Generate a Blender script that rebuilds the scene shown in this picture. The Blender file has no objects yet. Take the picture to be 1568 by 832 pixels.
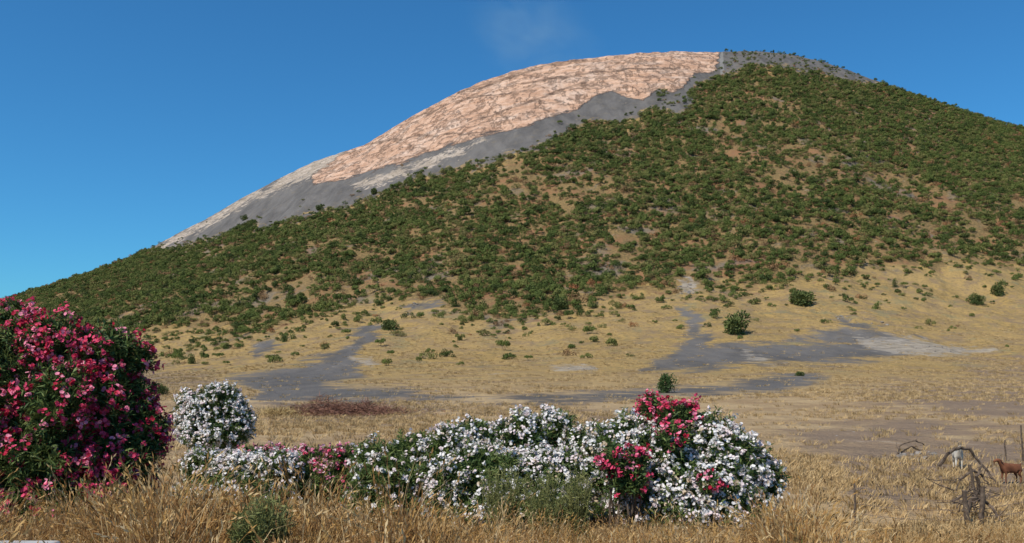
import bpy, math, numpy as np
from mathutils import Vector
rng=np.random.default_rng(7)
F=1358.0; CU=784.0; HV=560.0; CZ=3.0
scene=bpy.context.scene
# ------------------------------------------------------------------ helpers
def link(o): scene.collection.objects.link(o); return o
class G:
    def __init__(s,name):
        s.m=bpy.data.materials.new(name); s.m.use_nodes=True; s.nt=s.m.node_tree
        s.b=s.nt.nodes['Principled BSDF']; s.b.inputs['Roughness'].default_value=.9
        s.b.inputs['Specular IOR Level'].default_value=.15
    def n(s,t): return s.nt.nodes.new(t)
    def put(s,inp,v):
        if isinstance(v,bpy.types.NodeSocket): s.nt.links.new(v,inp)
        else: inp.default_value=v
    def pos(s): return s.n('ShaderNodeNewGeometry').outputs['Position']
    def mapv(s,v,scale=(1,1,1),rot=(0,0,0)):
        m=s.n('ShaderNodeMapping'); s.put(m.inputs['Vector'],v); m.inputs['Scale'].default_value=scale; m.inputs['Rotation'].default_value=rot
        return m.outputs[0]
    def noise(s,scale,detail=4,rough=.55,vec=None,dist=0):
        m=s.n('ShaderNodeTexNoise'); s.put(m.inputs['Vector'],vec if vec is not None else s.pos())
        m.inputs['Scale'].default_value=scale; m.inputs['Detail'].default_value=detail; m.inputs['Roughness'].default_value=rough; m.inputs['Distortion'].default_value=dist
        return m.outputs['Fac']
    def ramp(s,f,stops):
        m=s.n('ShaderNodeValToRGB'); s.put(m.inputs[0],f); e=m.color_ramp.elements
        while len(e)<len(stops): e.new(.5)
        for i,(p,c) in enumerate(stops):
            e[i].position=p; e[i].color=(c,c,c,1) if isinstance(c,(int,float)) else (*c,1)
        return m.outputs[0]
    def mix(s,f,a,b):
        m=s.n('ShaderNodeMix'); m.data_type='RGBA'; s.put(m.inputs[0],f)
        for k,v in ((6,a),(7,b)): s.put(m.inputs[k],v if not isinstance(v,tuple) else (*v,1))
        return m.outputs[2]
    def math(s,op,a,b=0.0,clamp=False):
        m=s.n('ShaderNodeMath'); m.operation=op; m.use_clamp=clamp; s.put(m.inputs[0],a); s.put(m.inputs[1],b); return m.outputs[0]
    def attr(s,nm):
        m=s.n('ShaderNodeAttribute'); m.attribute_name=nm; return m.outputs['Fac']
    def ss(s,v,a,b):
        m=s.n('ShaderNodeMapRange'); m.interpolation_type='SMOOTHSTEP'; s.put(m.inputs[0],v); m.inputs[1].default_value=a; m.inputs[2].default_value=b
        return m.outputs[0]
    def sharp(s,at,nz,k,w):
        return s.ss(s.math('ADD',s.attr(at),s.math('MULTIPLY',s.math('SUBTRACT',nz,.5),k)),.5-w,.5+w)
    def rnd(s): return s.n('ShaderNodeObjectInfo').outputs['Random']
    def color(s,c): s.put(s.b.inputs['Base Color'],c if not isinstance(c,tuple) else (*c,1))
    def bump(s,h,dist,strength=1.0):
        m=s.n('ShaderNodeBump'); s.put(m.inputs['Height'],h); m.inputs['Distance'].default_value=dist; m.inputs['Strength'].default_value=strength
        s.nt.links.new(m.outputs[0],s.b.inputs['Normal'])
def simple(name,stops,scale=3.0,rough=.8,userand=False,transl=0.0,detail=2):
    g=G(name); f=g.noise(scale,detail)
    if userand: f=g.math('ADD',g.math('MULTIPLY',f,.5),g.math('MULTIPLY',g.rnd(),.5))
    g.color(g.ramp(f,stops)); g.b.inputs['Roughness'].default_value=rough
    if transl>0:
        out=g.nt.nodes['Material Output']; tr=g.n('ShaderNodeBsdfTranslucent'); mx=g.n('ShaderNodeMixShader'); mx.inputs[0].default_value=transl
        g.nt.links.new(g.ramp(f,stops),tr.inputs[0]); g.nt.links.new(g.b.outputs[0],mx.inputs[1]); g.nt.links.new(tr.outputs[0],mx.inputs[2]); g.nt.links.new(mx.outputs[0],out.inputs[0])
    return g.m
def hash2(ix,iy,seed):
    h=np.sin(ix*127.1+iy*311.7+seed*74.7)*43758.5453
    return h-np.floor(h)
def vn(x,y,seed=0,oct=4):
    t=0;a=1;s=0
    for o in range(oct):
        ix=np.floor(x);iy=np.floor(y);fx=x-ix;fy=y-iy
        fx=fx*fx*(3-2*fx);fy=fy*fy*(3-2*fy)
        v=(hash2(ix,iy,seed+o)*(1-fx)+hash2(ix+1,iy,seed+o)*fx)*(1-fy)+(hash2(ix,iy+1,seed+o)*(1-fx)+hash2(ix+1,iy+1,seed+o)*fx)*fy
        t=t+v*a;s+=a;a*=.5;x=x*2.03+17.1;y=y*2.03+5.3
    return t/s
def nrm(v): return v/np.maximum(np.linalg.norm(v,axis=-1,keepdims=True),1e-9)
def rdir(n): return nrm(rng.normal(size=(n,3)))
class MB:
    def __init__(s): s.q=[];s.m=[]
    def add(s,P,mat):
        P=np.asarray(P,dtype=np.float64).reshape(-1,4,3)
        s.q.append(P); s.m.append(np.broadcast_to(np.asarray(mat),(len(P),)).astype(np.int32))
    def kites(s,b,d,L,w,mat,bend=None):
        n=len(b); side=nrm(np.cross(d,rdir(n)))
        L=np.broadcast_to(L,(n,))[:,None];w=np.broadcast_to(w,(n,))[:,None]
        m=b+d*L*.45; tip=b+d*L
        if bend is not None: tip=tip+bend
        s.add(np.stack([b,m+side*w/2,tip,m-side*w/2],1),mat)
    def tube(s,pts,rad,mat,k=7,jit=0.0):
        pts=np.array(pts,float); n=len(pts); rad=np.broadcast_to(rad,(n,))
        t=np.gradient(pts,axis=0); t=nrm(t); ref=np.array([.31,.87,.21]); a=nrm(np.cross(t,ref)); b=np.cross(t,a)
        ang=np.linspace(0,2*np.pi,k,endpoint=False)
        R=pts[:,None]+ (a[:,None]*np.cos(ang)[None,:,None]+b[:,None]*np.sin(ang)[None,:,None])*(rad[:,None,None]*(1+jit*rng.normal(size=(n,k,1))))
        R2=np.roll(R,-1,axis=1)
        s.add(np.stack([R[:-1],R2[:-1],R2[1:],R[1:]],2).reshape(-1,4,3),mat)
        c=np.repeat(pts[-1][None],k,0); s.add(np.stack([R[-1],R2[-1],c,c],1),mat)
        c=np.repeat(pts[0][None],k,0); s.add(np.stack([R2[0],R[0],c,c],1),mat)
    def build(s,name,mats,coll=None,smooth=False):
        q=np.concatenate(s.q); mi=np.concatenate(s.m); n=len(q)
        me=bpy.data.meshes.new(name); me.vertices.add(n*4); me.loops.add(n*4); me.polygons.add(n)
        me.vertices.foreach_set('co',q.reshape(-1).astype(np.float32))
        me.loops.foreach_set('vertex_index',np.arange(n*4,dtype=np.int32))
        me.polygons.foreach_set('loop_start',np.arange(0,n*4,4,dtype=np.int32))
        try: me.polygons.foreach_set('loop_total',np.full(n,4,dtype=np.int32))
        except Exception: pass
        for m in mats: me.materials.append(m)
        me.polygons.foreach_set('material_index',mi)
        me.update(calc_edges=True); me.validate()
        o=bpy.data.objects.new(name,me)
        (coll.objects.link(o) if coll else link(o)); return o
# ------------------------------------------------------------------ terrain form
SK=np.array([(-1500,600),(-700,590),(-300,545),(-100,492),(0,463),(60,444),(140,418),(200,395),(230,381),(300,343),(370,304),(430,273),(480,248),(556,223),(600,197),(650,168),(700,142),(750,121),(800,105),(850,96),(900,89),(950,84),(1000,80),(1050,79),(1110,79),(1170,79),(1210,83),(1250,92),(1300,108),(1370,135),(1430,156),(1500,179),(1568,198),(1700,240),(1900,305),(2300,430),(3000,560)],float)
GT=np.array([(120,0),(180,.05),(260,.13),(340,.22),(420,.325),(480,.46),(550,.605),(620,.71),(685,.79),(740,.85),(800,.905),(860,.952),(910,.985),(950,1.0)])
YC=950.0
def terrain(x,y):
    x=np.asarray(x,float);y=np.asarray(y,float)
    near=np.interp(y,[-20,8.2,9.5,13.5,22,60,120],[1.15,1.0,.85,.05,0,0,0])
    near=near-np.interp(x/np.maximum(y,1),[.28,.45],[0,.28])*np.clip((14-y)/4,0,1)
    near=near+(vn(x*.35,y*.35,3,3)-.5)*.22*np.clip((y-6)/6,0,1)+(vn(x*.06,y*.06,9,3)-.5)*.6*np.clip((y-25)/30,0,1)
    ys=np.clip(y,60,None); u=CU+F*x/ys
    vc=np.interp(u,SK[:,0],SK[:,1]); g=np.interp(y,GT[:,0],GT[:,1])
    v=594-(594-vc)*g
    yy=np.clip(y,120,YC)
    zf=CZ+(HV-v)*yy/F
    over=np.clip(y-YC,0,None)
    zf=zf-.0006*over**2-.12*over
    zf=np.maximum(zf,-40)
    a=np.clip((y-150)/300,0,1)
    ridge=(vn(x*.02,y*.008,21,4)-.5)*15*a*np.clip((YC-y)/250,0.12,1)
    zf=zf+ridge+(vn(x*.11,y*.09,31,4)-.5)*3.2*a
    t=np.clip((y-90)/60,0,1); t=t*t*(3-2*t)
    return near*(1-t)+zf*t
def proj(x,y,z):
    yy=np.maximum(y,.5); return CU+F*x/yy, HV-F*(z-CZ)/yy
def hit(px,py,y0=14.0,y1=940.0):
    ys=np.geomspace(y0,y1,4000); x=(px-CU)/F*ys; zr=CZ+(HV-py)/F*ys; zt=terrain(x,ys)
    k=np.argmax(zt>=zr); return np.array([x[k],ys[k],zt[k]])
def sdpoly(P,U,V):
    P=np.array(P,float); d=np.full(U.shape,1e9); ins=np.zeros(U.shape,bool)
    for i in range(len(P)):
        a=P[i];b=P[(i+1)%len(P)]; e=b-a; wx=U-a[0];wy=V-a[1]
        t=np.clip((wx*e[0]+wy*e[1])/(e@e+1e-9),0,1)
        d=np.minimum(d,np.hypot(wx-e[0]*t,wy-e[1]*t))
        c=((a[1]>V)!=(b[1]>V))&(U<(b[0]-a[0])*(V-a[1])/((b[1]-a[1]) if b[1]!=a[1] else 1e-9)+a[0]); ins^=c
    return np.where(ins,d,-d)
def sdline(P,U,V):
    P=np.array(P,float); d=np.full(U.shape,1e9)
    for i in range(len(P)-1):
        a=P[i];b=P[i+1]; e=b-a; wx=U-a[0];wy=V-a[1]
        t=np.clip((wx*e[0]+wy*e[1])/(e@e+1e-9),0,1); d=np.minimum(d,np.hypot(wx-e[0]*t,wy-e[1]*t))
    return d
VEGT=[(-600,0),(180,0),(195,392),(260,383),(330,362),(400,346),(450,336),(500,319),(570,301),(640,279),(700,262),(760,244),(820,228),(870,206),(920,190),(975,178),(1000,168),(1040,172),(1062,150),(1052,136),(1100,120),(1140,106),(1200,100),(1260,114),(1320,126),(1380,138),(1420,100),(2600,100)]
VEGB=[(2600,420),(1700,408),(1568,402),(1500,390),(1440,390),(1380,404),(1300,420),(1210,430),(1150,442),(1060,436),(1000,446),(930,450),(870,474),(800,484),(740,492),(700,482),(660,468),(600,466),(540,470),(480,480),(420,496),(360,510),(300,508),(200,506),(-600,520)]
VEG=VEGT+VEGB
def edgewarp(x,y): return (vn(x*.035,y*.012,77,4)-.5)*np.where(y>760,16,46)*np.clip((y-200)/200,0,1)
PINK=[(500,180),(556,60),(1104,40),(1098,110),(1080,112),(1064,114),(1045,135),(1030,141),(1010,135),(985,152),(970,153),(938,138),(912,147),(880,168),(850,178),(800,194),(740,208),(690,222),(640,240),(560,264),(515,277),(480,282),(478,268),(505,252),(520,238),(535,228)]
ASHL=[[(572,492),(600,495),(562,530),(545,560),(560,575),(500,588),(640,600),(600,614),(380,616),(400,600),(345,578),(440,565),(520,540)],
 [(1052,512),(1075,512),(1090,528),(1200,526),(1310,526),(1400,542),(1350,551),(1150,558),(1080,568),(985,566),(1030,545)],
 [(560,606),(700,608),(850,604),(1000,598),(1150,584),(1230,570),(1275,580),(1200,600),(1000,609),(900,616),(700,616)],
 [(615,466),(680,460),(670,474),(630,478)],[(1035,470),(1058,470),(1072,516),(1052,516)],[(395,530),(420,515),(430,535),(400,545)],[(1270,480),(1300,490),(1345,500),(1300,504)],[(1210,520),(1290,500),(1400,520),(1310,528)]]
PALE=[[(1310,516),(1380,514),(1450,528),(1530,535),(1440,545),(1360,545),(1320,532)],[(838,561),(905,560),(915,567),(850,568)],[(1036,432),(1060,430),(1066,446),(1038,450)],[(1135,540),(1160,545),(1190,556),(1150,552)],[(545,552),(575,552),(570,560),(550,560)]]
RIM=[[(395,304),(432,270),(480,240),(548,215),(515,246),(500,262),(470,272),(430,288)],[(540,284),(600,264),(700,230),(745,212),(700,236),(620,268),(560,288)],[(230,384),(330,328),(400,285),(400,296),(330,340),(240,386)]]
DIRT=[[(395,612),(620,606),(700,616),(640,640),(430,642)],[(1480,560),(1700,545),(1700,580),(1500,585)],[(1280,690),(1700,650),(1700,760),(1300,770)],[(200,560),(330,575),(340,600),(220,590)],[(1300,602),(1420,592),(1700,580),(1700,640),(1500,650),(1400,620)],[(700,640),(1000,632),(1000,650),(720,655)],[(1200,660),(1420,640),(1500,665),(1250,690)]]
LINES=[[(556,222),(600,214),(650,208),(700,206),(760,203)],[(700,143),(760,124),(830,103),(900,91)],[(640,178),(720,150),(790,140)],[(800,128),(860,118),(950,108),(1040,104)],[(700,196),(800,160),(900,125)],[(600,214),(640,228),(660,232)],[(820,150),(840,172)],[(760,170),(790,192)],[(240,384),(330,340),(420,296),(480,266)]]
rows=np.concatenate([np.linspace(-30,4,14,endpoint=False),np.geomspace(4,120,260,endpoint=False),np.linspace(120,YC+10,560,endpoint=False),np.geomspace(YC+10,2600,50)])
S=np.linspace(-1.1,1.1,1350)
Y,SS=np.meshgrid(rows,S,indexing='ij'); X=SS*(np.maximum(Y,-2)+14)
X=np.where(Y<0,X+SS*20*np.clip(-Y/30,0,1),X)
Z=terrain(X,Y); U,V=proj(X,Y,Z)
nr,nc=X.shape
me=bpy.data.meshes.new('ground'); me.vertices.add(nr*nc)
me.vertices.foreach_set('co',np.stack([X,Y,Z],-1).reshape(-1).astype(np.float32))
I=np.arange(nr*nc).reshape(nr,nc); Q=np.stack([I[:-1,:-1],I[:-1,1:],I[1:,1:],I[1:,:-1]],-1).reshape(-1,4)
me.loops.add(Q.size); me.polygons.add(len(Q)); me.loops.foreach_set('vertex_index',Q.reshape(-1).astype(np.int32))
me.polygons.foreach_set('loop_start',np.arange(0,Q.size,4,dtype=np.int32))
try: me.polygons.foreach_set('loop_total',np.full(len(Q),4,dtype=np.int32))
except Exception: pass
me.polygons.foreach_set('use_smooth',np.ones(len(Q),bool)); me.update(calc_edges=True)
Uf=U.ravel();Vf=V.ravel();Yf=Y.ravel();far=Yf>30
Xw=X.ravel()
WU=Uf+(vn(Xw*.05,Yf*.05,91,4)-.5)*44*np.clip(Yf/300,0,1); WV=Vf+(vn(Xw*.06,Yf*.05,92,4)-.5)*17*np.clip(Yf/300,0,1)
EW=edgewarp(Xw,Yf)
def addattr(nm,val):
    a=me.attributes.new(nm,'FLOAT','POINT'); a.data.foreach_set('value',val.astype(np.float32))
def ramp01(sd,R): return np.clip(.5+sd/(2*R),0,1)
sv=sdpoly(VEG,Uf,Vf+EW); addattr('veg',np.where(far,ramp01(sv,30),0))
vskirt=np.interp(Uf,[p[0] for p in VEGT[1:]],[p[1] for p in VEGT[1:]])
sa=np.where((Uf>150)&(Uf<1450)&(Yf>300),np.clip(vskirt-Vf-EW,-99,99),-99.)
a1=ramp01(sa,12)
sb=np.full(Uf.shape,-99.)
for P in ASHL: sb=np.maximum(sb,sdpoly(P,WU,WV))
addattr('ash',np.where(far,np.maximum(a1,ramp01(sb,13)),0))
addattr('pink',np.where(Yf>300,ramp01(sdpoly(PINK,Uf,Vf),14),0))
sp=np.full(Uf.shape,-99.)
for P in PALE: sp=np.maximum(sp,sdpoly(P,WU,WV))
addattr('pale',np.where(far,ramp01(sp,9),0))
sp=np.full(Uf.shape,-99.)
for P in RIM: sp=np.maximum(sp,sdpoly(P,Uf,Vf))
addattr('rim',np.where(Yf>300,ramp01(sp,9),0))
sd=np.full(Uf.shape,-99.)
for P in DIRT: sd=np.maximum(sd,sdpoly(P,Uf,Vf))
addattr('dirt',np.where(far|(Yf>15),ramp01(sd,24),0))
sl=np.full(Uf.shape,99.)
for P in LINES: sl=np.minimum(sl,sdline(P,WU*.4+Uf*.6,WV*.6+Vf*.4))
addattr('strata',np.where(Yf>300,np.clip(1-sl/4.5,0,1),0))
addattr('trail',np.where(Yf>300,np.clip(1-sdline([(1104,80),(1106,112),(1124,118)],Uf,Vf)/5,0,1),0))
addattr('plain',np.clip(1-(Yf-70)/120,0,1))
g=G('ground_material')
n1=g.noise(.035,6,.6); n2=g.noise(.35,6,.65); n3=g.noise(3.0,5,.7); n4=g.noise(.9,5,.7); n5=g.noise(.11,6,.72)
rill=g.noise(1.0,6,.65,vec=g.mapv(g.pos(),(.09,.022,.022),(0,0,math.radians(-28))),dist=.4)
rill2=g.noise(1.0,8,.76,vec=g.mapv(g.pos(),(.022,.07,.13),(0,math.radians(24),math.radians(10))))
grass=g.mix(g.ss(n2,.35,.68),(.41,.265,.09),(.255,.18,.075))
grass=g.mix(g.ss(n1,.42,.62),grass,g.mix(n3,(.46,.305,.115),(.29,.195,.08)))
grass=g.mix(g.math('MULTIPLY',g.ss(n4,.50,.64),.7),grass,(.145,.115,.055))
grass=g.mix(g.math('MULTIPLY',g.ss(n5,.47,.61),.7),grass,(.235,.165,.095))
grass=g.mix(g.math('MULTIPLY',g.ss(g.noise(.06,6,.75),.54,.65),.6),grass,(.20,.185,.10))
grass=g.mix(g.attr('plain'),grass,g.mix(g.ss(n5,.38,.60),g.mix(n4,(.53,.385,.215),(.36,.25,.13)),(.32,.215,.115)))
dirt=g.mix(n3,(.16,.115,.085),(.28,.20,.135))
c=g.mix(g.math('MULTIPLY',g.sharp('dirt',n5,2.6,.35),.85),grass,dirt)
soil=g.mix(g.ss(n4,.38,.6),(.115,.085,.038),(.27,.175,.072))
soil=g.mix(g.ss(g.noise(.05,5,.65),.5,.66),soil,(.25,.13,.062))
soil=g.mix(g.math('MULTIPLY',g.ss(n1,.54,.66),.6),soil,(.155,.143,.125))
c=g.mix(g.sharp('veg',n5,2.4,.3),c,soil)
ash=g.mix(g.ss(rill,.3,.7),(.092,.085,.079),(.155,.142,.130)); ash=g.mix(g.math('MULTIPLY',g.ss(n3,.5,.72),.35),ash,(.22,.195,.165))
ash=g.mix(g.math('MULTIPLY',g.ss(n5,.53,.66),.40),ash,(.19,.155,.11))
c=g.mix(g.sharp('ash',n5,2.2,.25),c,ash)
pal=g.mix(g.ss(n2,.4,.65),(.37,.32,.26),(.22,.19,.15))
c=g.mix(g.math('MULTIPLY',g.sharp('pale',g.noise(.2,6,.75),2.6,.2),.85),c,pal)
rimc=g.mix(g.ss(rill2,.4,.6),(.54,.44,.35),(.34,.27,.20)); rimc=g.mix(g.ss(n2,.52,.62),rimc,(.22,.18,.13))
c=g.mix(g.math('MULTIPLY',g.sharp('rim',g.noise(.09,6,.8),3.0,.15),.85),c,rimc)
pk=g.mix(g.ss(rill2,.40,.60),(.70,.465,.325),(.55,.32,.20))
pk=g.mix(g.math('MULTIPLY',g.ss(n1,.48,.64),.6),pk,(.66,.50,.39))
pk=g.mix(g.math('MULTIPLY',g.ss(rill,.50,.62),.55),pk,(.43,.245,.155))
pk=g.mix(g.math('MULTIPLY',g.ss(g.noise(1.0,7,.75,vec=g.mapv(g.pos(),(.05,.1,.28),(0,math.radians(24),0))),.51,.62),.7),pk,(.36,.215,.14))
crk=g.math('ABSOLUTE',g.math('SUBTRACT',g.noise(1.0,7,.7,vec=g.mapv(g.pos(),(.055,.03,.016),(0,math.radians(-20),math.radians(-20))),dist=.3),.5))
crm=g.math('MULTIPLY',g.ss(crk,.014,.0),g.ss(n5,.40,.56))
pk=g.mix(g.math('MULTIPLY',crm,.7),pk,(.22,.13,.085))
pk=g.mix(g.math('MULTIPLY',g.ss(g.noise(.33,6,.85),.54,.60),.7),pk,(.27,.17,.11))
stm=g.math('MULTIPLY',g.ss(g.math('MULTIPLY',g.attr('strata'),g.math('ADD',n5,n4)),.45,.85),.7)
pk=g.mix(stm,pk,(.19,.12,.08))
pm=g.sharp('pink',g.noise(.06,7,.7),.9,.05)
c=g.mix(pm,c,pk)
c=g.mix(g.math('MULTIPLY',g.ss(g.attr('trail'),.2,.6),.6),c,(.25,.24,.22))
g.color(c)
h=g.math('ADD',g.math('MULTIPLY',n3,.25),g.math('ADD',n2,g.math('MULTIPLY',g.math('ADD',g.math('ADD',rill,rill2),g.ss(crk,0,.03)),g.math('MULTIPLY',pm,3.0))))
g.bump(h,1.2,.75)
me.materials.append(g.m)
ground=link(bpy.data.objects.new('ground',me))
mb=MB(); R=30000; mb.add([[(-R,-R,-45),(R,-R,-45),(R,R,-45),(-R,R,-45)]],0)
gs=G('sea_water'); gs.color((.02,.06,.11)); gs.b.inputs['Roughness'].default_value=.25; gs.bump(gs.noise(.05,5),1.0,.4)
mb.build('sea',[gs.m])
# ------------------------------------------------------------------ scatter with geometry nodes
def scatter(name,pts,scl,rot,idx,coll):
    n=len(pts); me=bpy.data.meshes.new(name); me.vertices.add(n); me.vertices.foreach_set('co',np.asarray(pts,np.float32).reshape(-1))
    a=me.attributes.new('scl','FLOAT_VECTOR','POINT'); a.data.foreach_set('vector',np.asarray(scl,np.float32).reshape(-1))
    a=me.attributes.new('rotv','FLOAT_VECTOR','POINT'); a.data.foreach_set('vector',np.asarray(rot,np.float32).reshape(-1))
    a=me.attributes.new('pick','INT','POINT'); a.data.foreach_set('value',np.asarray(idx,np.int32))
    o=link(bpy.data.objects.new(name,me))
    ng=bpy.data.node_groups.new(name+'_nodes','GeometryNodeTree')
    ng.interface.new_socket('Geometry',in_out='INPUT',socket_type='NodeSocketGeometry'); ng.interface.new_socket('Geometry',in_out='OUTPUT',socket_type='NodeSocketGeometry')
    N=ng.nodes.new; L=ng.links.new
    gi=N('NodeGroupInput'); go=N('NodeGroupOutput'); ip=N('GeometryNodeInstanceOnPoints'); ci=N('GeometryNodeCollectionInfo')
    ci.inputs['Collection'].default_value=coll; ci.inputs['Separate Children'].default_value=True; ci.inputs['Reset Children'].default_value=True
    L(gi.outputs[0],ip.inputs['Points']); L(ci.outputs[0],ip.inputs['Instance']); ip.inputs['Pick Instance'].default_value=True
    for nm,t,k in (('scl','FLOAT_VECTOR','Scale'),('rotv','FLOAT_VECTOR','Rotation'),('pick','INT','Instance Index')):
        a=N('GeometryNodeInputNamedAttribute'); a.data_type=t; a.inputs['Name'].default_value=nm; L([x for x in a.outputs if x.enabled and x.name=='Attribute'][0],ip.inputs[k])
    L(ip.outputs[0],go.inputs[0]); md=o.modifiers.new('scatter','NODES'); md.node_group=ng
    return o
def shrubmat(nm,stops): 
    g=G(nm); f=g.math('ADD',g.math('MULTIPLY',g.noise(.022,4),.40),g.math('ADD',g.math('MULTIPLY',g.rnd(),.45),g.math('MULTIPLY',g.noise(2.5,2),.22)))
    g.color(g.ramp(f,stops)); return g.m
shm=shrubmat('shrub_leaves',[(.26,(.040,.056,.018)),(.40,(.074,.100,.025)),(.56,(.118,.145,.036)),(.7,(.165,.168,.050)),(.85,(.20,.155,.065))])
shb=shrubmat('shrub_brown',[(.3,(.17,.10,.05)),(.6,(.28,.17,.08)),(.8,(.30,.12,.05))])
csh=bpy.data.collections.new('shrub_kinds')
bark=simple('bark',[(.3,(.07,.05,.035)),(.7,(.16,.12,.085))],8)
def shrub_proto(nm,mat,n=420):
    mb=MB(); k=rng.integers(3,7)
    cs=rng.normal(size=(k,3))*np.array([.40,.40,.14])+np.array([0,0,.42]); rs=rng.uniform(.32,.56,k)
    which=rng.integers(0,k,n); d=rdir(n); d[:,2]=np.abs(d[:,2])*1.0-.35*(rng.random(n)<.4); d=nrm(d)
    p=cs[which]+d*rs[which][:,None]*rng.uniform(.7,1.12,(n,1)); p[:,2]=np.maximum(p[:,2],0.0)
    nn=nrm(d+rng.normal(size=(n,3))*.35); t=nrm(np.cross(nn,rdir(n))); b=np.cross(nn,t); s=rng.uniform(.05,.12,(n,1))
    mb.add(np.stack([p-t*s,p-b*s*.6,p+t*s,p+b*s*.7+nn*s*.3],1),0)
    for i in range(4):
        e=cs[i%k]; mb.tube([(0,0,-.2),tuple(e*.5),tuple(e)],[.03,.02,.008],1,4)
    return mb.build(nm,[mat,bark],coll=csh)
for i in range(7): shrub_proto('shrub_a%d'%i,shm)
for i in range(2): shrub_proto('shrub_b%d'%i,shb,220)
cell=3.15; gx=np.arange(-760,780,cell); gy=np.arange(150,YC+4,cell); A,B=np.meshgrid(gx,gy); A=(A+rng.uniform(-.5,.5,A.shape)*cell*1.4).ravel(); B=(B+rng.uniform(-.5,.5,B.shape)*cell*1.4).ravel()
k=np.abs(A/B)<.80; A=A[k];B=B[k]; C=terrain(A,B); u,v0=proj(A,B,C)
wu=u+(vn(A*.05,B*.05,91,4)-.5)*44*np.clip(B/300,0,1); wv=v0+(vn(A*.06,B*.05,92,4)-.5)*17*np.clip(B/300,0,1)
v=v0+edgewarp(A,B)
sv=sdpoly(VEG,u,v); patch=vn(A*.018,B*.018,51,3); p2=vn(A*.07,B*.05,71,2)
low=np.interp(u,[p[0] for p in VEGB[::-1]],[p[1] for p in VEGB[::-1]]); dl=low-v
D=np.where(sv>0,np.clip(.50+dl/130,.50,1)*.98,0)
D=np.where(sv>0,D*np.clip(.75+sv/30,.75,1),D)
D=D*np.clip(1.25-np.clip(patch-.50,0,1)*3.6,.36,1)*np.where(p2>.64,.5,1)
D=np.where((sv<=0)&(v>low),.34*np.exp(-(v-low)/26)+.010,D)
up=np.interp(u,[p[0] for p in VEGT[1:]],[p[1] for p in VEGT[1:]])
D=np.where((sv<=0)&(v<=up)&(u>150),.30*np.exp(-(up-v)/5),D)
D=np.where((u>1110)&(u<1440)&(v<up)&(sv<=0),.16,D)
sg=np.full(u.shape,-99.)
for P in ASHL+PALE: sg=np.maximum(sg,sdpoly(P,wu,wv))
D=np.where(sg>-4,D*.05,D)
D=np.where(sdpoly([(1085,185),(1110,185),(1112,215),(1090,218)],u,v0)>0,.25,D)
D=np.where(sdpoly([(1140,135),(1215,160),(1215,175),(1150,150)],u,v0)>0,.2,D)
D=np.where(sdpoly([(1000,135),(1040,142),(1060,160),(1010,165)],u,v0)>0,.25,D)
keep=(rng.random(len(A))<D)&(v0<560)
A=A[keep];B=B[keep];C=C[keep];sv=sv[keep]; n=len(A); print('shrubs',n)
r=(1.2+2.3*rng.random(n)**1.7)*np.where(sv<0,.72,1)*np.interp(B,[250,400,900],[1.0,1.08,1.10]); hs=r*rng.uniform(.85,1.35,n)
idx=np.where(rng.random(n)<.08,rng.integers(7,9,n),rng.integers(0,7,n))
scatter('hillside_shrubs',np.stack([A,B,C-.15],-1),np.stack([r,r,hs],-1),np.stack([rng.normal(size=n)*.08,rng.normal(size=n)*.08,rng.uniform(0,6.28,n)],-1),idx,csh)
# ------------------------------------------------------------------ grass
def blade_mb(n,h0,h1,spread,lean,w,heads=0.0,mats=3):
    mb=MB(); a=rng.uniform(0,6.28,n); rr=np.sqrt(rng.random(n))*spread; b=np.stack([rr*np.cos(a),rr*np.sin(a),np.zeros(n)-.03],-1)
    a2=a+rng.normal(size=n)*.8; ld=np.stack([np.cos(a2),np.sin(a2),np.zeros(n)],-1); h=rng.uniform(h0,h1,n)[:,None]; le=(np.abs(rng.normal(size=(n,1)))*lean)
    upv=np.array([0,0,1.]); p=[b, b+upv*h*.4+ld*h*le*.18, b+upv*h*.75+ld*h*le*.55, b+upv*h*(1-.25*le)+ld*h*le*1.05]
    sd=np.stack([-np.sin(a2+1),np.cos(a2+1),np.zeros(n)],-1)*w; ww=[1,.85,.6,.12]; m=rng.integers(0,mats,n)
    for i in range(3): mb.add(np.stack([p[i]-sd*ww[i],p[i]+sd*ww[i],p[i+1]+sd*ww[i+1],p[i+1]-sd*ww[i+1]],1),m)
    k=int(n*heads)
    if k:
        t=p[3][:k]; d=nrm(p[3]-p[2])[:k]
        for j in range(4): mb.kites(t-d*.035*j,nrm(d+rdir(k)*.35),.06,.014,m[:k])
    return mb
def grassmat(name,stops,transl=.25):
    g=G(name); f=g.math('ADD',g.math('MULTIPLY',g.noise(.9,3),.75),g.math('MULTIPLY',g.rnd(),.3))
    cc=g.ramp(f,stops); g.color(cc); out=g.nt.nodes['Material Output']; tr=g.n('ShaderNodeBsdfTranslucent'); mx=g.n('ShaderNodeMixShader'); mx.inputs[0].default_value=transl
    g.nt.links.new(cc,tr.inputs[0]); g.nt.links.new(g.b.outputs[0],mx.inputs[1]); g.nt.links.new(tr.outputs[0],mx.inputs[2]); g.nt.links.new(mx.outputs[0],out.inputs[0]); return g.m
g1=grassmat('dry_grass_gold',[(.3,(.33,.175,.05)),(.5,(.48,.285,.095)),(.72,(.59,.40,.18))])
g2=grassmat('dry_grass_straw',[(.3,(.42,.26,.11)),(.5,(.57,.40,.19)),(.72,(.66,.51,.30))])
g3=grassmat('dry_grass_rust',[(.3,(.17,.085,.035)),(.5,(.33,.17,.06)),(.72,(.42,.24,.095))])
gg=simple('green_grass',[(.3,(.10,.14,.035)),(.7,(.24,.26,.08))],.8,userand=True,transl=.25)
cg=bpy.data.collections.new('grass_kinds')
for i in range(5): blade_mb(42,.25,.80,.18,.5,.0040,.5).build('tuft_a%d'%i,[g1,g2,g3],coll=cg)
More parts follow.
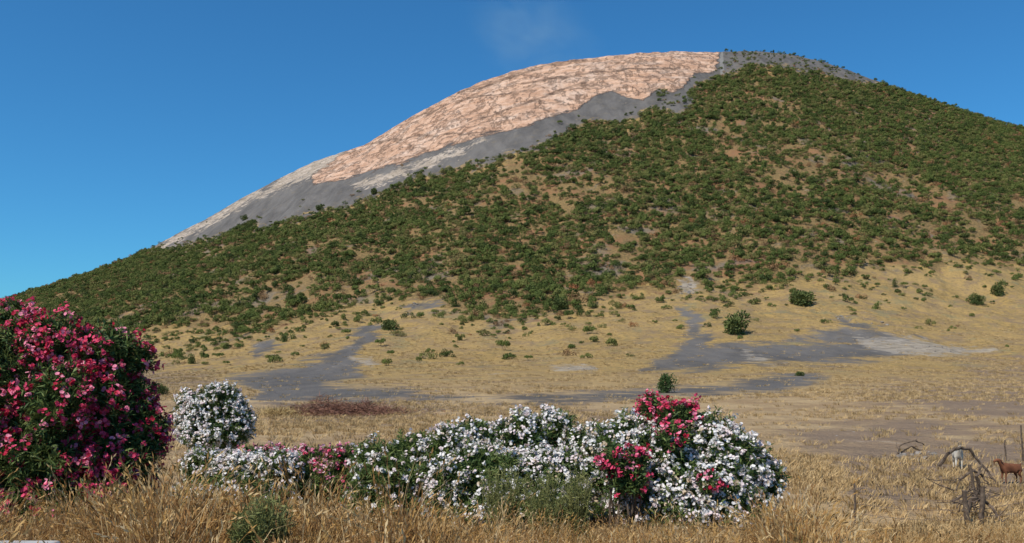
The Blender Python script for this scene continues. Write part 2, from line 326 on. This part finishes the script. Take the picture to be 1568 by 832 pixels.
for i in range(2): blade_mb(26,.5,1.15,.12,.32,.0034,.8).build('tuft_b%d'%i,[g1,g3,g2],coll=cg)
for i in range(2): blade_mb(60,.18,.45,.2,.6,.005,.1).build('tuft_c%d'%i,[g1,gg,gg],coll=cg)
n=9800; yy=np.sqrt(rng.uniform(4.2**2,14.5**2,n)); xx=rng.uniform(-.72,.72,n)*yy
pt=vn(xx*.55,yy*.55,5,3); zz=terrain(xx,yy)
keep=rng.random(n)<np.clip(.3+(pt-.35)*2.4,.2,1); xx=xx[keep];yy=yy[keep];zz=zz[keep];pt=pt[keep];n=len(xx)
bigv=np.clip(.35+1.35*vn(xx*.9,yy*.9,44,2),.45,1.5)
s=rng.uniform(.55,1.1,n)*bigv*(.7+.5*pt)*np.interp(xx/yy,[-.6,-.42,-.38,-.33,-.1,.05,.12,.27,.32,.38,.6],[.92,1.0,1.2,1.0,.82,.70,.60,.62,.98,.80,.70])
s*=np.where((xx/yy>.36)&(yy>9),.62,1)*np.where((xx/yy<.3)&(yy>11),.7,1)
idx=np.where(rng.random(n)<.62,rng.integers(0,5,n),np.where(rng.random(n)<.45,rng.integers(5,7,n),rng.integers(7,9,n)))
scatter('tall_dry_grass',np.stack([xx,yy,zz],-1),np.stack([s,s,s],-1),np.stack([rng.normal(size=n)*.1,rng.normal(size=n)*.1,rng.uniform(0,6.28,n)],-1),idx,cg)
cf=bpy.data.collections.new('field_grass_kinds')
f1=simple('field_grass_a',[(.3,(.38,.26,.12)),(.7,(.56,.40,.20))],.3,userand=True)
f2=simple('field_grass_b',[(.3,(.26,.175,.08)),(.7,(.45,.30,.14))],.3,userand=True)
for i in range(4): blade_mb(30,.08,.30,.26,.8,.012,0,2).build('field_a%d'%i,[f1,f2],coll=cf)
n=66000; yy=np.exp(rng.uniform(np.log(14),np.log(430),n)); xx=rng.uniform(-.68,.68,n)*yy; zz=terrain(xx,yy); u,v=proj(xx,yy,zz)
wu=u+(vn(xx*.05,yy*.05,91,4)-.5)*44*np.clip(yy/300,0,1); wv=v+(vn(xx*.06,yy*.05,92,4)-.5)*17*np.clip(yy/300,0,1)
sg=np.full(n,-99.)
for P in ASHL+PALE: sg=np.maximum(sg,sdpoly(P,wu,wv))
D=np.where(sg>-2,.12,1.)*np.clip(.15+(vn(xx*.09,yy*.09,15,4)-.38)*3.2,.06,1)*np.where(sdpoly(VEG,u,v)>20,.3,1)*np.interp(yy,[14,25,60,120,200],[1,.8,.5,.6,1])
D=np.where((u>1280)&(yy>16)&(yy<34),D*.30,D)
keep=rng.random(n)<D; xx=xx[keep];yy=yy[keep];zz=zz[keep];n=len(xx)
s=rng.uniform(.6,1.2,n)*np.interp(yy,[14,40,120,430],[1,1.0,1.7,3.8])
scatter('field_grass',np.stack([xx,yy,zz],-1),np.stack([s,s,s*np.interp(yy,[14,120,430],[.9,.7,.45])],-1),np.stack([0*s,0*s,rng.uniform(0,6.28,n)],-1),rng.integers(0,4,n),cf)
# ------------------------------------------------------------------ oleanders
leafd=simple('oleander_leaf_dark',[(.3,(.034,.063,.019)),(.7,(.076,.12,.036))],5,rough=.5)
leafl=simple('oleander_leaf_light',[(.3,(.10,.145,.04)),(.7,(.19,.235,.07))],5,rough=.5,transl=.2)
def pet(nm,a,b): return simple(nm,[(.3,a),(.7,b)],9,rough=.7,transl=.25)
W=[pet('petal_white',(.78,.74,.70),(.88,.85,.82)),pet('petal_blush',(.76,.61,.60),(.86,.76,.74)),pet('petal_faded',(.48,.35,.22),(.66,.56,.42))]
Rr=[pet('petal_crimson',(.66,.05,.12),(.78,.11,.21)),pet('petal_deep_red',(.38,.014,.038),(.54,.025,.065)),pet('petal_rose',(.82,.20,.32),(.87,.36,.44))]
Pk=[pet('petal_pink',(.62,.16,.26),(.74,.28,.38)),pet('petal_pink_pale',(.74,.45,.50),(.80,.56,.60)),Rr[0]]
SETS={'w':(3,[.64,.26,.10]),'r':(6,[.55,.15,.30]),'p':(9,[.5,.25,.25])}
def Lb(px,py,d,rx,ry,kind,p,dr=None):
    s=d/F; return (np.array([(px-CU)*s,d,CZ+(HV-py)*s]),np.array([rx*s,(dr if dr else rx*s),ry*s]),kind,p)
def oleander(name,lobes,dens=150,leaflight=.35,stems=True):
    mb=MB()
    for i,(c,r,kind,p) in enumerate(lobes):
        area=4*np.pi*((r[0]*r[1])**1.6/3+(r[0]*r[2])**1.6/3+(r[1]*r[2])**1.6/3)**(1/1.6)
        n=int(area*dens*.9); d=rdir(n); d=d[d[:,2]>-.85]; n=len(d)
        lump=1+.11*np.sin(d[:,0]*7+i*3)*np.sin(d[:,1]*6+i)+.09*np.sin(d[:,2]*9+i*2+d[:,0]*5)
        P=c+d*r*(lump*rng.uniform(.76,1.06,n)*np.where(rng.random(n)<.06,1.17,1))[:,None]
        ok=P[:,2]>terrain(P[:,0],P[:,1])+.05
        for j,(c2,r2,_,_) in enumerate(lobes):
            if j!=i: ok&=np.linalg.norm((P-c2)/r2,axis=1)>.78
        P=P[ok];d=d[ok];n=len(P)
        if n==0: continue
        o=nrm(d*.8+np.array([0,0,.5])+rng.normal(size=(n,3))*.35)
        K=11
        b=np.repeat(P,K,0)-np.repeat(o,K,0)*rng.uniform(0,.24,(n*K,1)); dd=nrm(np.repeat(o,K,0)*.75+rdir(n*K)*.8)
        tw=rng.random(n)<leaflight; mt=np.where(rng.random(n*K)<.25,rng.random(n*K)<leaflight,np.repeat(tw,K)).astype(int)
        mb.kites(b,dd,rng.uniform(.09,.17,n*K),rng.uniform(.018,.032,n*K),mt,bend=np.array([0,0,-.012]))
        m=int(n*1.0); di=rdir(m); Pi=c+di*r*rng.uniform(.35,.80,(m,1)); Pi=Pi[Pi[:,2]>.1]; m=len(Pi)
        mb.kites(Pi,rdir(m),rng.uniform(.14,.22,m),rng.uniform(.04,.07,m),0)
        if p>0:
            pn=np.sin(P[:,0]*5.1+i)*np.sin(P[:,2]*6.3+i*2)+np.sin(P[:,1]*4.2+P[:,0]*2.5)
            f=(rng.random(n)<p*(1+.5*pn)); base=P[f]+o[f]*.05; of=o[f]; nf=len(base); M=8
            first,pr=SETS[kind]
            spread=np.repeat(rng.uniform(.03,.11,(nf,1)),M,0)
            cc=np.repeat(base,M,0)+rdir(nf*M)*rng.uniform(.2,1,(nf*M,1))*spread; nn=nrm(np.repeat(of,M,0)+rng.normal(size=(nf*M,3))*.55)
            mt=first+np.repeat(rng.choice(3,nf,p=pr),M); alt=rng.random(nf*M)<.2; mt=np.where(alt,first+rng.integers(0,2,nf*M),mt)
            t=nrm(np.cross(nn,rdir(nf*M))); bt=np.cross(nn,t); R=rng.uniform(.021,.034,(nf*M,1))
            for a in range(5):
                th=a*2*np.pi/5; e=t*np.cos(th)+bt*np.sin(th); s2=-t*np.sin(th)+bt*np.cos(th)
                mb.add(np.stack([cc,cc+e*R*.7+s2*R*.55+nn*R*.25,cc+e*R*1.05+nn*R*.2,cc+e*R*.7-s2*R*.55+nn*R*.25],1),mt)
        if stems:
            gz=float(terrain(c[0],c[1]))
            for q in range(3):
                e=c+rdir(1)[0]*r*.5; b0=np.array([c[0]+rng.normal()*.12,c[1]+rng.normal()*.12+.1,gz-.1]); mid=(b0+e)/2+rng.normal(size=3)*.08
                mb.tube([b0,mid,e],[.028,.02,.008],2,5)
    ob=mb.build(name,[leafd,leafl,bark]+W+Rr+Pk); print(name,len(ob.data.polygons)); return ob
oleander('red_oleander_bush',[Lb(15,605,14,120,115,'r',.46,1.5),Lb(22,508,13.8,50,46,'r',.46),Lb(85,530,13.6,52,46,'r',.46),Lb(165,542,13.8,48,48,'r',.46),Lb(208,548,13.9,28,26,'r',.4),Lb(150,620,13.6,66,62,'r',.5),Lb(222,660,13.8,34,40,'r',.5),Lb(205,610,13.9,30,34,'r',.4),Lb(-70,560,14.5,90,100,'r',.5),Lb(60,690,13.4,110,66,'r',.42),Lb(175,700,13.5,66,48,'r',.46),Lb(95,610,13.0,56,56,'r',.42),Lb(-30,700,13.4,80,66,'r',.4),Lb(100,760,13.4,120,50,'r',.3)],dens=120,leaflight=.5)
oleander('white_oleander_bush',[Lb(325,630,26,42,36,'w',.68),Lb(355,645,26,34,34,'w',.68),Lb(300,648,26,30,32,'w',.68),Lb(330,664,25.8,48,24,'w',.6),Lb(290,622,26,19,24,'w',.6),Lb(340,608,26,26,20,'w',.6),Lb(330,705,26,30,22,'w',.2)],dens=135)
oleander('white_oleander_bush',[Lb(690,697,17.5,42,46,'w',.5),Lb(728,672,18,38,32,'w',.5),Lb(760,690,18,36,40,'w',.5),Lb(798,678,18,44,46,'w',.5),Lb(850,668,18.3,38,44,'w',.38),Lb(898,692,17.8,40,44,'w',.5),Lb(740,725,17,90,42,'w',.45),Lb(850,728,17,85,42,'w',.42),Lb(780,765,17,130,36,'w',.25)],dens=125,leaflight=.55)
oleander('white_oleander_bush',[Lb(960,685,16.6,48,50,'w',.6),Lb(1005,715,16.2,60,60,'w',.6),Lb(1085,688,16.4,48,56,'w',.62),Lb(1120,712,16,50,52,'w',.62),Lb(1160,732,16.2,38,44,'w',.6),Lb(1060,745,15.8,90,45,'w',.55),Lb(975,745,16,50,44,'w',.5),Lb(1065,772,15.9,116,36,'w',.45)],dens=130,leaflight=.45)
oleander('red_oleander_bush',[Lb(998,630,16.8,22,26,'r',.38),Lb(1035,645,16.4,32,30,'r',.42),Lb(1058,636,16.5,16,18,'r',.4),Lb(1030,672,15.8,26,22,'r',.3)],dens=135,leaflight=.45)
oleander('red_oleander_bush',[Lb(938,705,15.0,22,26,'r',.36),Lb(965,735,15.0,28,26,'r',.36),Lb(975,700,15.2,16,18,'r',.35)],dens=135,leaflight=.45)
oleander('red_oleander_bush',[Lb(1088,738,14.8,16,12,'r',.3)],dens=120,leaflight=.4)
oleander('white_oleander_bush',[Lb(575,708,17.6,38,34,'w',.2),Lb(625,703,17.8,38,38,'w',.22),Lb(640,680,18,20,18,'w',.15),Lb(600,730,17.2,62,34,'w',.15),Lb(600,765,17.2,70,26,'w',.1)],dens=130,leaflight=.75)
oleander('white_oleander_bush',[Lb(315,712,19,36,24,'w',.5),Lb(370,716,19,44,24,'w',.6),Lb(425,712,18.6,36,20,'w',.55),Lb(370,750,18.6,90,30,'w',.25)],dens=130,leaflight=.7)
oleander('pink_oleander_bush',[Lb(425,700,20,32,16,'p',.35),Lb(480,704,19.6,38,19,'p',.32),Lb(525,700,19.2,24,18,'p',.42),Lb(390,698,20,26,14,'p',.3),Lb(490,740,19.3,60,34,'p',.15)],dens=130,leaflight=.65)
weedm=simple('weed_leaf',[(.3,(.15,.17,.055)),(.7,(.29,.28,.11))],4,transl=.2)
def weed(name,lobes,n):
    mb=MB()
    for c,r,_,_ in lobes:
        for q in range(n):
            gz=float(terrain(c[0],c[1])); e=c+rdir(1)[0]*r*rng.uniform(.7,1); e[2]=max(e[2],gz+.15); b0=np.array([c[0]+rng.normal()*r[0]*.3,c[1]+rng.normal()*r[1]*.3,gz-.05]); 
            pts=np.stack([b0+(e-b0)*t for t in (0,.5,1)]); pts[1,2]+=.04; mb.tube(pts,[.006,.005,.003],0,4)
            K=26; t=rng.uniform(.3,1.02,(K,1)); mb.kites(b0+(e-b0)*t,nrm(rdir(K)+np.array([0,0,.6])),rng.uniform(.04,.09,K),rng.uniform(.008,.016,K),0)
    return mb.build(name,[weedm])
weed('green_weed_clump',[Lb(410,790,7.6,42,38,'g',0),Lb(385,806,7.5,36,30,'g',0)],120)
weed('green_weed_clump',[Lb(770,738,13.6,40,30,'g',0),Lb(835,750,13.4,44,30,'g',0),Lb(885,745,13.4,26,26,'g',0)],110)
# reddish brush pile
brm=simple('brushwood',[(.3,(.14,.065,.045)),(.7,(.29,.15,.10))],2); brt=simple('cut_straw',[(.3,(.40,.28,.12)),(.7,(.52,.38,.18))],2)
h0=hit(525,634); mb=MB(); n=4600; ax=rng.normal(size=n)*1.9; ay=rng.normal(size=n)*1.0
hh=1.15*np.exp(-(ax/3.2)**2)*(.15+1.3*vn(ax*1.5,ay,3,2))*np.exp(-(ay/1.4)**2); b=np.stack([h0[0]+ax,h0[1]+ay,h0[2]+rng.random(n)*hh],-1)
d=rdir(n); d[:,2]=np.abs(d[:,2])*.4; mb.kites(b,nrm(d),rng.uniform(.25,.8,n),rng.uniform(.02,.045,n),0)
mb.build('brush_pile',[brm])
mb=MB(); h0=hit(425,638); n=1500; b=h0+np.stack([rng.normal(size=n)*.6,rng.normal(size=n)*.4,rng.random(n)*.35],-1); d=rdir(n); d[:,2]=np.abs(d[:,2])*.7; mb.kites(b,nrm(d),rng.uniform(.3,.6,n),.025,0); mb.build('straw_heap',[brt])
def lone(name,px,py,wpx,hpx,mat=None,n=1500):
    h=hit(px,py); s=h[1]/F*.8; mb=MB(); w=wpx*s/2; H=hpx*s*1.1
    k=8; cs=rng.normal(size=(k,3))*np.array([.40*w,.40*w,.15*H])+h+np.array([0,0,H*.42]); rs=np.array([w*.5,w*.5,H*.40])
    wi=rng.integers(0,k,n); d=rdir(n); p=cs[wi]+d*rs*rng.uniform(.6,1.15,(n,1)); p[:,2]=np.maximum(p[:,2],h[2]+.05)
    mb.kites(p,nrm(d+rdir(n)*.8+np.array([0,0,.3])),w*.24,w*.12,0)
    for i in range(k): mb.tube([h-np.array([0,0,.1]),(h+cs[i])/2+rng.normal(size=3)*.05*w,cs[i]],[w*.06,w*.04,w*.015],1,5)
    return mb.build(name,[mat or leafd,bark])
olv=simple('shrub_leaf_olive',[(.3,(.075,.10,.03)),(.7,(.14,.16,.05))],1.5)
for a in [(1022,602,34,34),(1226,467,44,24),(1129,511,50,32),(595,505,32,22),(294,557,16,16),(1529,452,24,24),(860,474,32,20),(1496,466,26,16),(436,524,14,12),(248,605,24,18),(1225,576,16,8),(1370,440,9,16),(573,297,16,9),(374,338,12,8),(488,322,14,8)]:
    lone('shrub',*a,mat=olv if a[0]!=1022 else leafd)
rk=simple('rock',[(.3,(.14,.12,.10)),(.7,(.32,.28,.24))],2)
def rock(mb,c,s):
    lat=5;lon=7; pts=np.zeros((lat+1,lon,3))
    for i in range(lat+1):
        for j in range(lon):
            th=np.pi*i/lat; ph=2*np.pi*j/lon; rr=1+.22*rng.normal() if 0<i<lat else 1
            pts[i,j]=c+s*np.array([np.sin(th)*np.cos(ph),np.sin(th)*np.sin(ph),.6*np.cos(th)])*rr
    P2=np.roll(pts,-1,axis=1); mb.add(np.stack([pts[:-1],pts[1:],P2[1:],P2[:-1]],2).reshape(-1,4,3),0)
mb=MB()
for (cx,cy,w,hh,k,s0) in [(1400,700,60,12,14,.12),(1330,500,50,12,14,.6),(1290,488,20,6,6,.7),(1050,445,20,14,18,.8),(640,468,25,6,8,.7),(900,565,60,6,12,.3),(650,600,200,14,30,.12),(1420,535,90,10,16,.4),(1150,650,300,30,50,.06),(700,660,300,20,40,.06)]:
    for i in range(k):
        h=hit(cx+rng.uniform(-w,w)*.6,cy+rng.uniform(-hh,hh)*.6); rock(mb,h,s0*rng.uniform(.4,1.2))
mb.build('rocks',[rk])
# ------------------------------------------------------------------ fence, branches, wall
wood=simple('weathered_wood',[(.3,(.06,.042,.03)),(.7,(.17,.125,.09))],12); wirem=simple('rusty_wire',[(.3,(.12,.08,.06)),(.7,(.22,.17,.14))],20)
def PT(px,py,d): s=d/F; return np.array([(px-CU)*s,d,CZ+(HV-py)*s])
mb=MB()
posts=[((1484,800),(1476,752),16,.055),((1502,798),(1506,746),16,.05),((1497,735),(1485,712),18.5,.04),((1541,720),(1538,674),28,.03),((1567,720),(1563,652),28,.03),((1310,790),(1308,740),16,.02),((1620,800),(1616,690),16,.045)]
for a,b,d,r in posts:
    A_=PT(*a,d);B_=PT(*b,d); A_[2]=min(A_[2],float(terrain(A_[0],A_[1]))-.1); mb.tube([A_+(B_-A_)*t+rng.normal(size=3)*.008 for t in np.linspace(0,1,6)],np.linspace(r,r*.75,6),0,8,.06)
for z0 in (760,775,790):
    P0=PT(1308,z0-4,16);P1=PT(1480,z0+6,16);P2=PT(1503,z0+2,16);P3=PT(1618,z0-20,16)
    for a,b in ((P0,P1),(P1,P2),(P2,P3)):
        t=np.linspace(0,1,9)[:,None]; pts=a+(b-a)*t; pts[:,2]-=.05*np.sin(np.pi*t[:,0]); mb.tube(pts,.0045,1,4)
P0=PT(1538,686,28);P1=PT(1565,680,28);P2=PT(1640,684,28)
for dz in (0,-.25):
    for a,b in ((P0,P1),(P1,P2)): mb.tube([a+(b-a)*t+np.array([0,0,dz]) for t in np.linspace(0,1,5)],.0045,1,4)
mb.build('wire_fence',[wood,wirem])
mb=MB()
def br(pp,d,r,sub=3):
    P=[PT(x,y,d+rng.normal()*.1) for x,y in pp]; t=np.linspace(0,len(P)-1,len(P)*3); P=np.array(P); pts=np.stack([np.interp(t,np.arange(len(P)),P[:,k]) for k in range(3)],-1)+rng.normal(size=(len(t),3))*.012
    mb.tube(pts,np.linspace(r,r*.45,len(t)),0,6,.1)
    for q in range(sub):
        k=rng.integers(1,len(t)); e=pts[k]+rdir(1)[0]*rng.uniform(.15,.4)+np.array([0,0,.08]); mb.tube([pts[k],(pts[k]+e)/2+rng.normal(size=3)*.03,e],[r*.35,r*.2,r*.1],0,4)
br([(1438,714),(1452,694),(1470,686),(1484,688),(1498,706),(1512,722),(1524,738)],21,.045,3)
br([(1500,760),(1496,730),(1503,712)],20,.05,3); br([(1470,735),(1490,720),(1504,728),(1514,742)],20,.035,3)
br([(1478,790),(1490,760),(1515,772),(1535,800)],16.3,.045,4); br([(1456,768),(1490,748),(1510,762)],16.8,.03,4); br([(1376,694),(1378,682),(1400,674),(1416,682)],26,.03,4)
br([(1380,694),(1395,684),(1412,690)],26,.03,4)
for q in range(22):
    x=rng.uniform(1460,1510);y=rng.uniform(750,790); br([(x,y),(x+rng.normal()*16,y-rng.uniform(0,18)),(x+rng.normal()*20,y-rng.uniform(0,20))],16.4+rng.random(),.013,2)
mb.build('dead_branches',[wood])
conc=simple('concrete',[(.3,(.33,.32,.30)),(.7,(.46,.45,.42))],4)
bpy.ops.mesh.primitive_cube_add(size=1,location=(-5.6,6.95,1.28)); w_=bpy.context.object; w_.name='concrete_kerb'; w_.scale=(4.0,.3,.65); bpy.ops.object.transform_apply(scale=True)
bv=w_.modifiers.new('b','BEVEL'); bv.width=.03; bv.segments=3; w_.data.materials.append(conc)
# ------------------------------------------------------------------ goats
def goat(loc,yaw,S,mats,name='goat'):
    root=link(bpy.data.objects.new(name,None)); root.location=loc; root.rotation_euler=(0,0,yaw); root.scale=(S,S,S)
    V_=[(-.30,0,.58,.145),(-.12,0,.55,.165),(.10,0,.55,.17),(.27,0,.58,.15),(.36,0,.69,.10),(.44,0,.80,.078),(.51,0,.87,.075),(.60,0,.84,.052),(.68,0,.79,.036),(-.41,0,.66,.03),(-.45,0,.73,.02)]
    E=[(0,1),(1,2),(2,3),(3,4),(4,5),(5,6),(6,7),(7,8),(0,9),(9,10)]
    for sy in (-1,1):
        k=len(V_); V_+=[(-.32,sy*.10,.46,.085),(-.26,sy*.11,.37,.052),(-.36,sy*.11,.23,.030),(-.34,sy*.11,.05,.024),(-.31,sy*.11,.015,.028)]; E+=[(0,k),(k,k+1),(k+1,k+2),(k+2,k+3),(k+3,k+4)]
        k=len(V_); V_+=[(.25,sy*.09,.46,.072),(.24,sy*.095,.37,.042),(.26,sy*.095,.22,.030),(.25,sy*.095,.05,.023),(.28,sy*.095,.015,.027)]; E+=[(3,k),(k,k+1),(k+1,k+2),(k+2,k+3),(k+3,k+4)]
    m=bpy.data.meshes.new('body'); m.from_pydata([v[:3] for v in V_],E,[]); b=link(bpy.data.objects.new('body',m)); b.parent=root
    sk=b.modifiers.new('skin','SKIN'); sk.use_smooth_shade=True
    for i,v in enumerate(V_): m.skin_vertices[0].data[i].radius=(v[3],v[3]*(1.15 if i in(0,1,2,3) else 1))
    m.skin_vertices[0].data[0].use_root=True
    ss_=b.modifiers.new('sub','SUBSURF'); ss_.levels=2; ss_.render_levels=2; m.materials.append(mats[0])
    mb=MB()
    for sy in (-1,1):
        mb.tube([(.49,sy*.03,.92),(.47,sy*.04,1.0),(.41,sy*.06,1.06),(.34,sy*.08,1.07)],[.020,.017,.012,.004],0,6)
    h=mb.build('horns',[mats[1]]); h.parent=root
    mb=MB()
    for sy in (-1,1):
        c=np.array([.48,sy*.06,.90]); e=np.array([.44,sy*.19,.83]); q=np.array([.04,0,.01]); mid=(c+e)/2
        mb.add([[c,mid+q,e,mid-q]],0); mb.add([[c+[0,0,-.008],mid-q*.8+[0,0,-.02],e,mid+q*.8+[0,0,-.02]]],0)
    mb.tube([(.66,0,.77),(.65,0,.71),(.66,0,.67)],[.018,.012,.004],0,5)
    h=mb.build('ears',[mats[0]]); h.parent=root
bro=simple('goat_fur_brown',[(.3,(.11,.04,.02)),(.7,(.22,.09,.045))],6); whi=simple('goat_fur_cream',[(.3,(.45,.38,.28)),(.7,(.68,.62,.52))],4); hor=simple('horn',[(.3,(.10,.08,.06)),(.7,(.2,.17,.13))],10)
p=PT(1547,0,22.5); p[2]=float(terrain(p[0],p[1]))+.01; goat(p,math.radians(190),.70,(bro,hor))
p=PT(1467,0,25.5); p[2]=float(terrain(p[0],p[1])); goat(p,math.radians(250),.78,(whi,hor))
# ------------------------------------------------------------------ steam above the crater
bpy.ops.mesh.primitive_uv_sphere_add(segments=24,ring_count=16,radius=1,location=PT(815,50,1010)); st=bpy.context.object; st.name='fumarole_steam'; st.scale=(95,40,66); st.rotation_euler=(0,math.radians(25),0)
m=bpy.data.materials.new('steam'); m.use_nodes=True; nt=m.node_tree; nt.nodes.clear(); out=nt.nodes.new('ShaderNodeOutputMaterial'); vs=nt.nodes.new('ShaderNodeVolumeScatter'); tc=nt.nodes.new('ShaderNodeTexCoord')
ln=nt.nodes.new('ShaderNodeVectorMath'); ln.operation='LENGTH'; nt.links.new(tc.outputs['Object'],ln.inputs[0]); mr=nt.nodes.new('ShaderNodeMapRange'); mr.interpolation_type='SMOOTHSTEP'; nt.links.new(ln.outputs['Value'],mr.inputs[0]); mr.inputs[1].default_value=1; mr.inputs[2].default_value=.1; mr.inputs[3].default_value=0; mr.inputs[4].default_value=1
nz=nt.nodes.new('ShaderNodeTexNoise'); nt.links.new(tc.outputs['Object'],nz.inputs['Vector']); nz.inputs['Scale'].default_value=1.9; nz.inputs['Detail'].default_value=3; nz.inputs['Distortion'].default_value=.8; m2=nt.nodes.new('ShaderNodeMapRange'); nt.links.new(nz.outputs['Fac'],m2.inputs[0]); m2.inputs[1].default_value=.38; m2.inputs[2].default_value=.78
mu=nt.nodes.new('ShaderNodeMath'); mu.operation='MULTIPLY'; nt.links.new(mr.outputs[0],mu.inputs[0]); nt.links.new(m2.outputs[0],mu.inputs[1]); mv=nt.nodes.new('ShaderNodeMath'); mv.operation='MULTIPLY'; nt.links.new(mu.outputs[0],mv.inputs[0]); mv.inputs[1].default_value=.012
vs.inputs['Color'].default_value=(.70,.93,1,1)
nt.links.new(mv.outputs[0],vs.inputs['Density']); nt.links.new(vs.outputs[0],out.inputs['Volume']); st.data.materials.append(m)
# ------------------------------------------------------------------ light, sky, camera
el=math.radians(51); az=math.atan2(-.72,-.70)
sd_=Vector((math.sin(az)*math.cos(el),math.cos(az)*math.cos(el),math.sin(el)))
sl=bpy.data.lights.new('sun','SUN'); sl.energy=4.8; sl.angle=math.radians(.5); sl.color=(1,.94,.84); so=link(bpy.data.objects.new('sun',sl)); so.rotation_euler=sd_.to_track_quat('Z','Y').to_euler()
w=bpy.data.worlds.new('World'); scene.world=w; w.use_nodes=True; nt=w.node_tree; bg=nt.nodes['Background']; sk=nt.nodes.new('ShaderNodeTexSky'); sk.sky_type='NISHITA'; sk.sun_disc=False
sk.sun_elevation=el; sk.sun_rotation=az%(2*math.pi); sk.air_density=1.0; sk.dust_density=.2; sk.ozone_density=3.0; sk.altitude=200
tm=nt.nodes.new('ShaderNodeMix'); tm.data_type='RGBA'; tm.blend_type='MULTIPLY'; tm.inputs[0].default_value=1; nt.links.new(sk.outputs[0],tm.inputs[6]); tm.inputs[7].default_value=(.32,.88,1.22,1)
nt.links.new(tm.outputs[2],bg.inputs[0]); bg.inputs[1].default_value=.100
cam=bpy.data.cameras.new('camera'); co=link(bpy.data.objects.new('camera',cam)); co.location=(0,0,CZ); co.rotation_euler=(math.radians(90),0,0)
cam.sensor_width=36; cam.lens=36*F/1568; cam.shift_y=(HV-416)/1568; cam.clip_end=60000; cam.clip_start=.1; scene.camera=co
scene.view_settings.view_transform='Standard'; scene.view_settings.look='None'; scene.view_settings.exposure=0
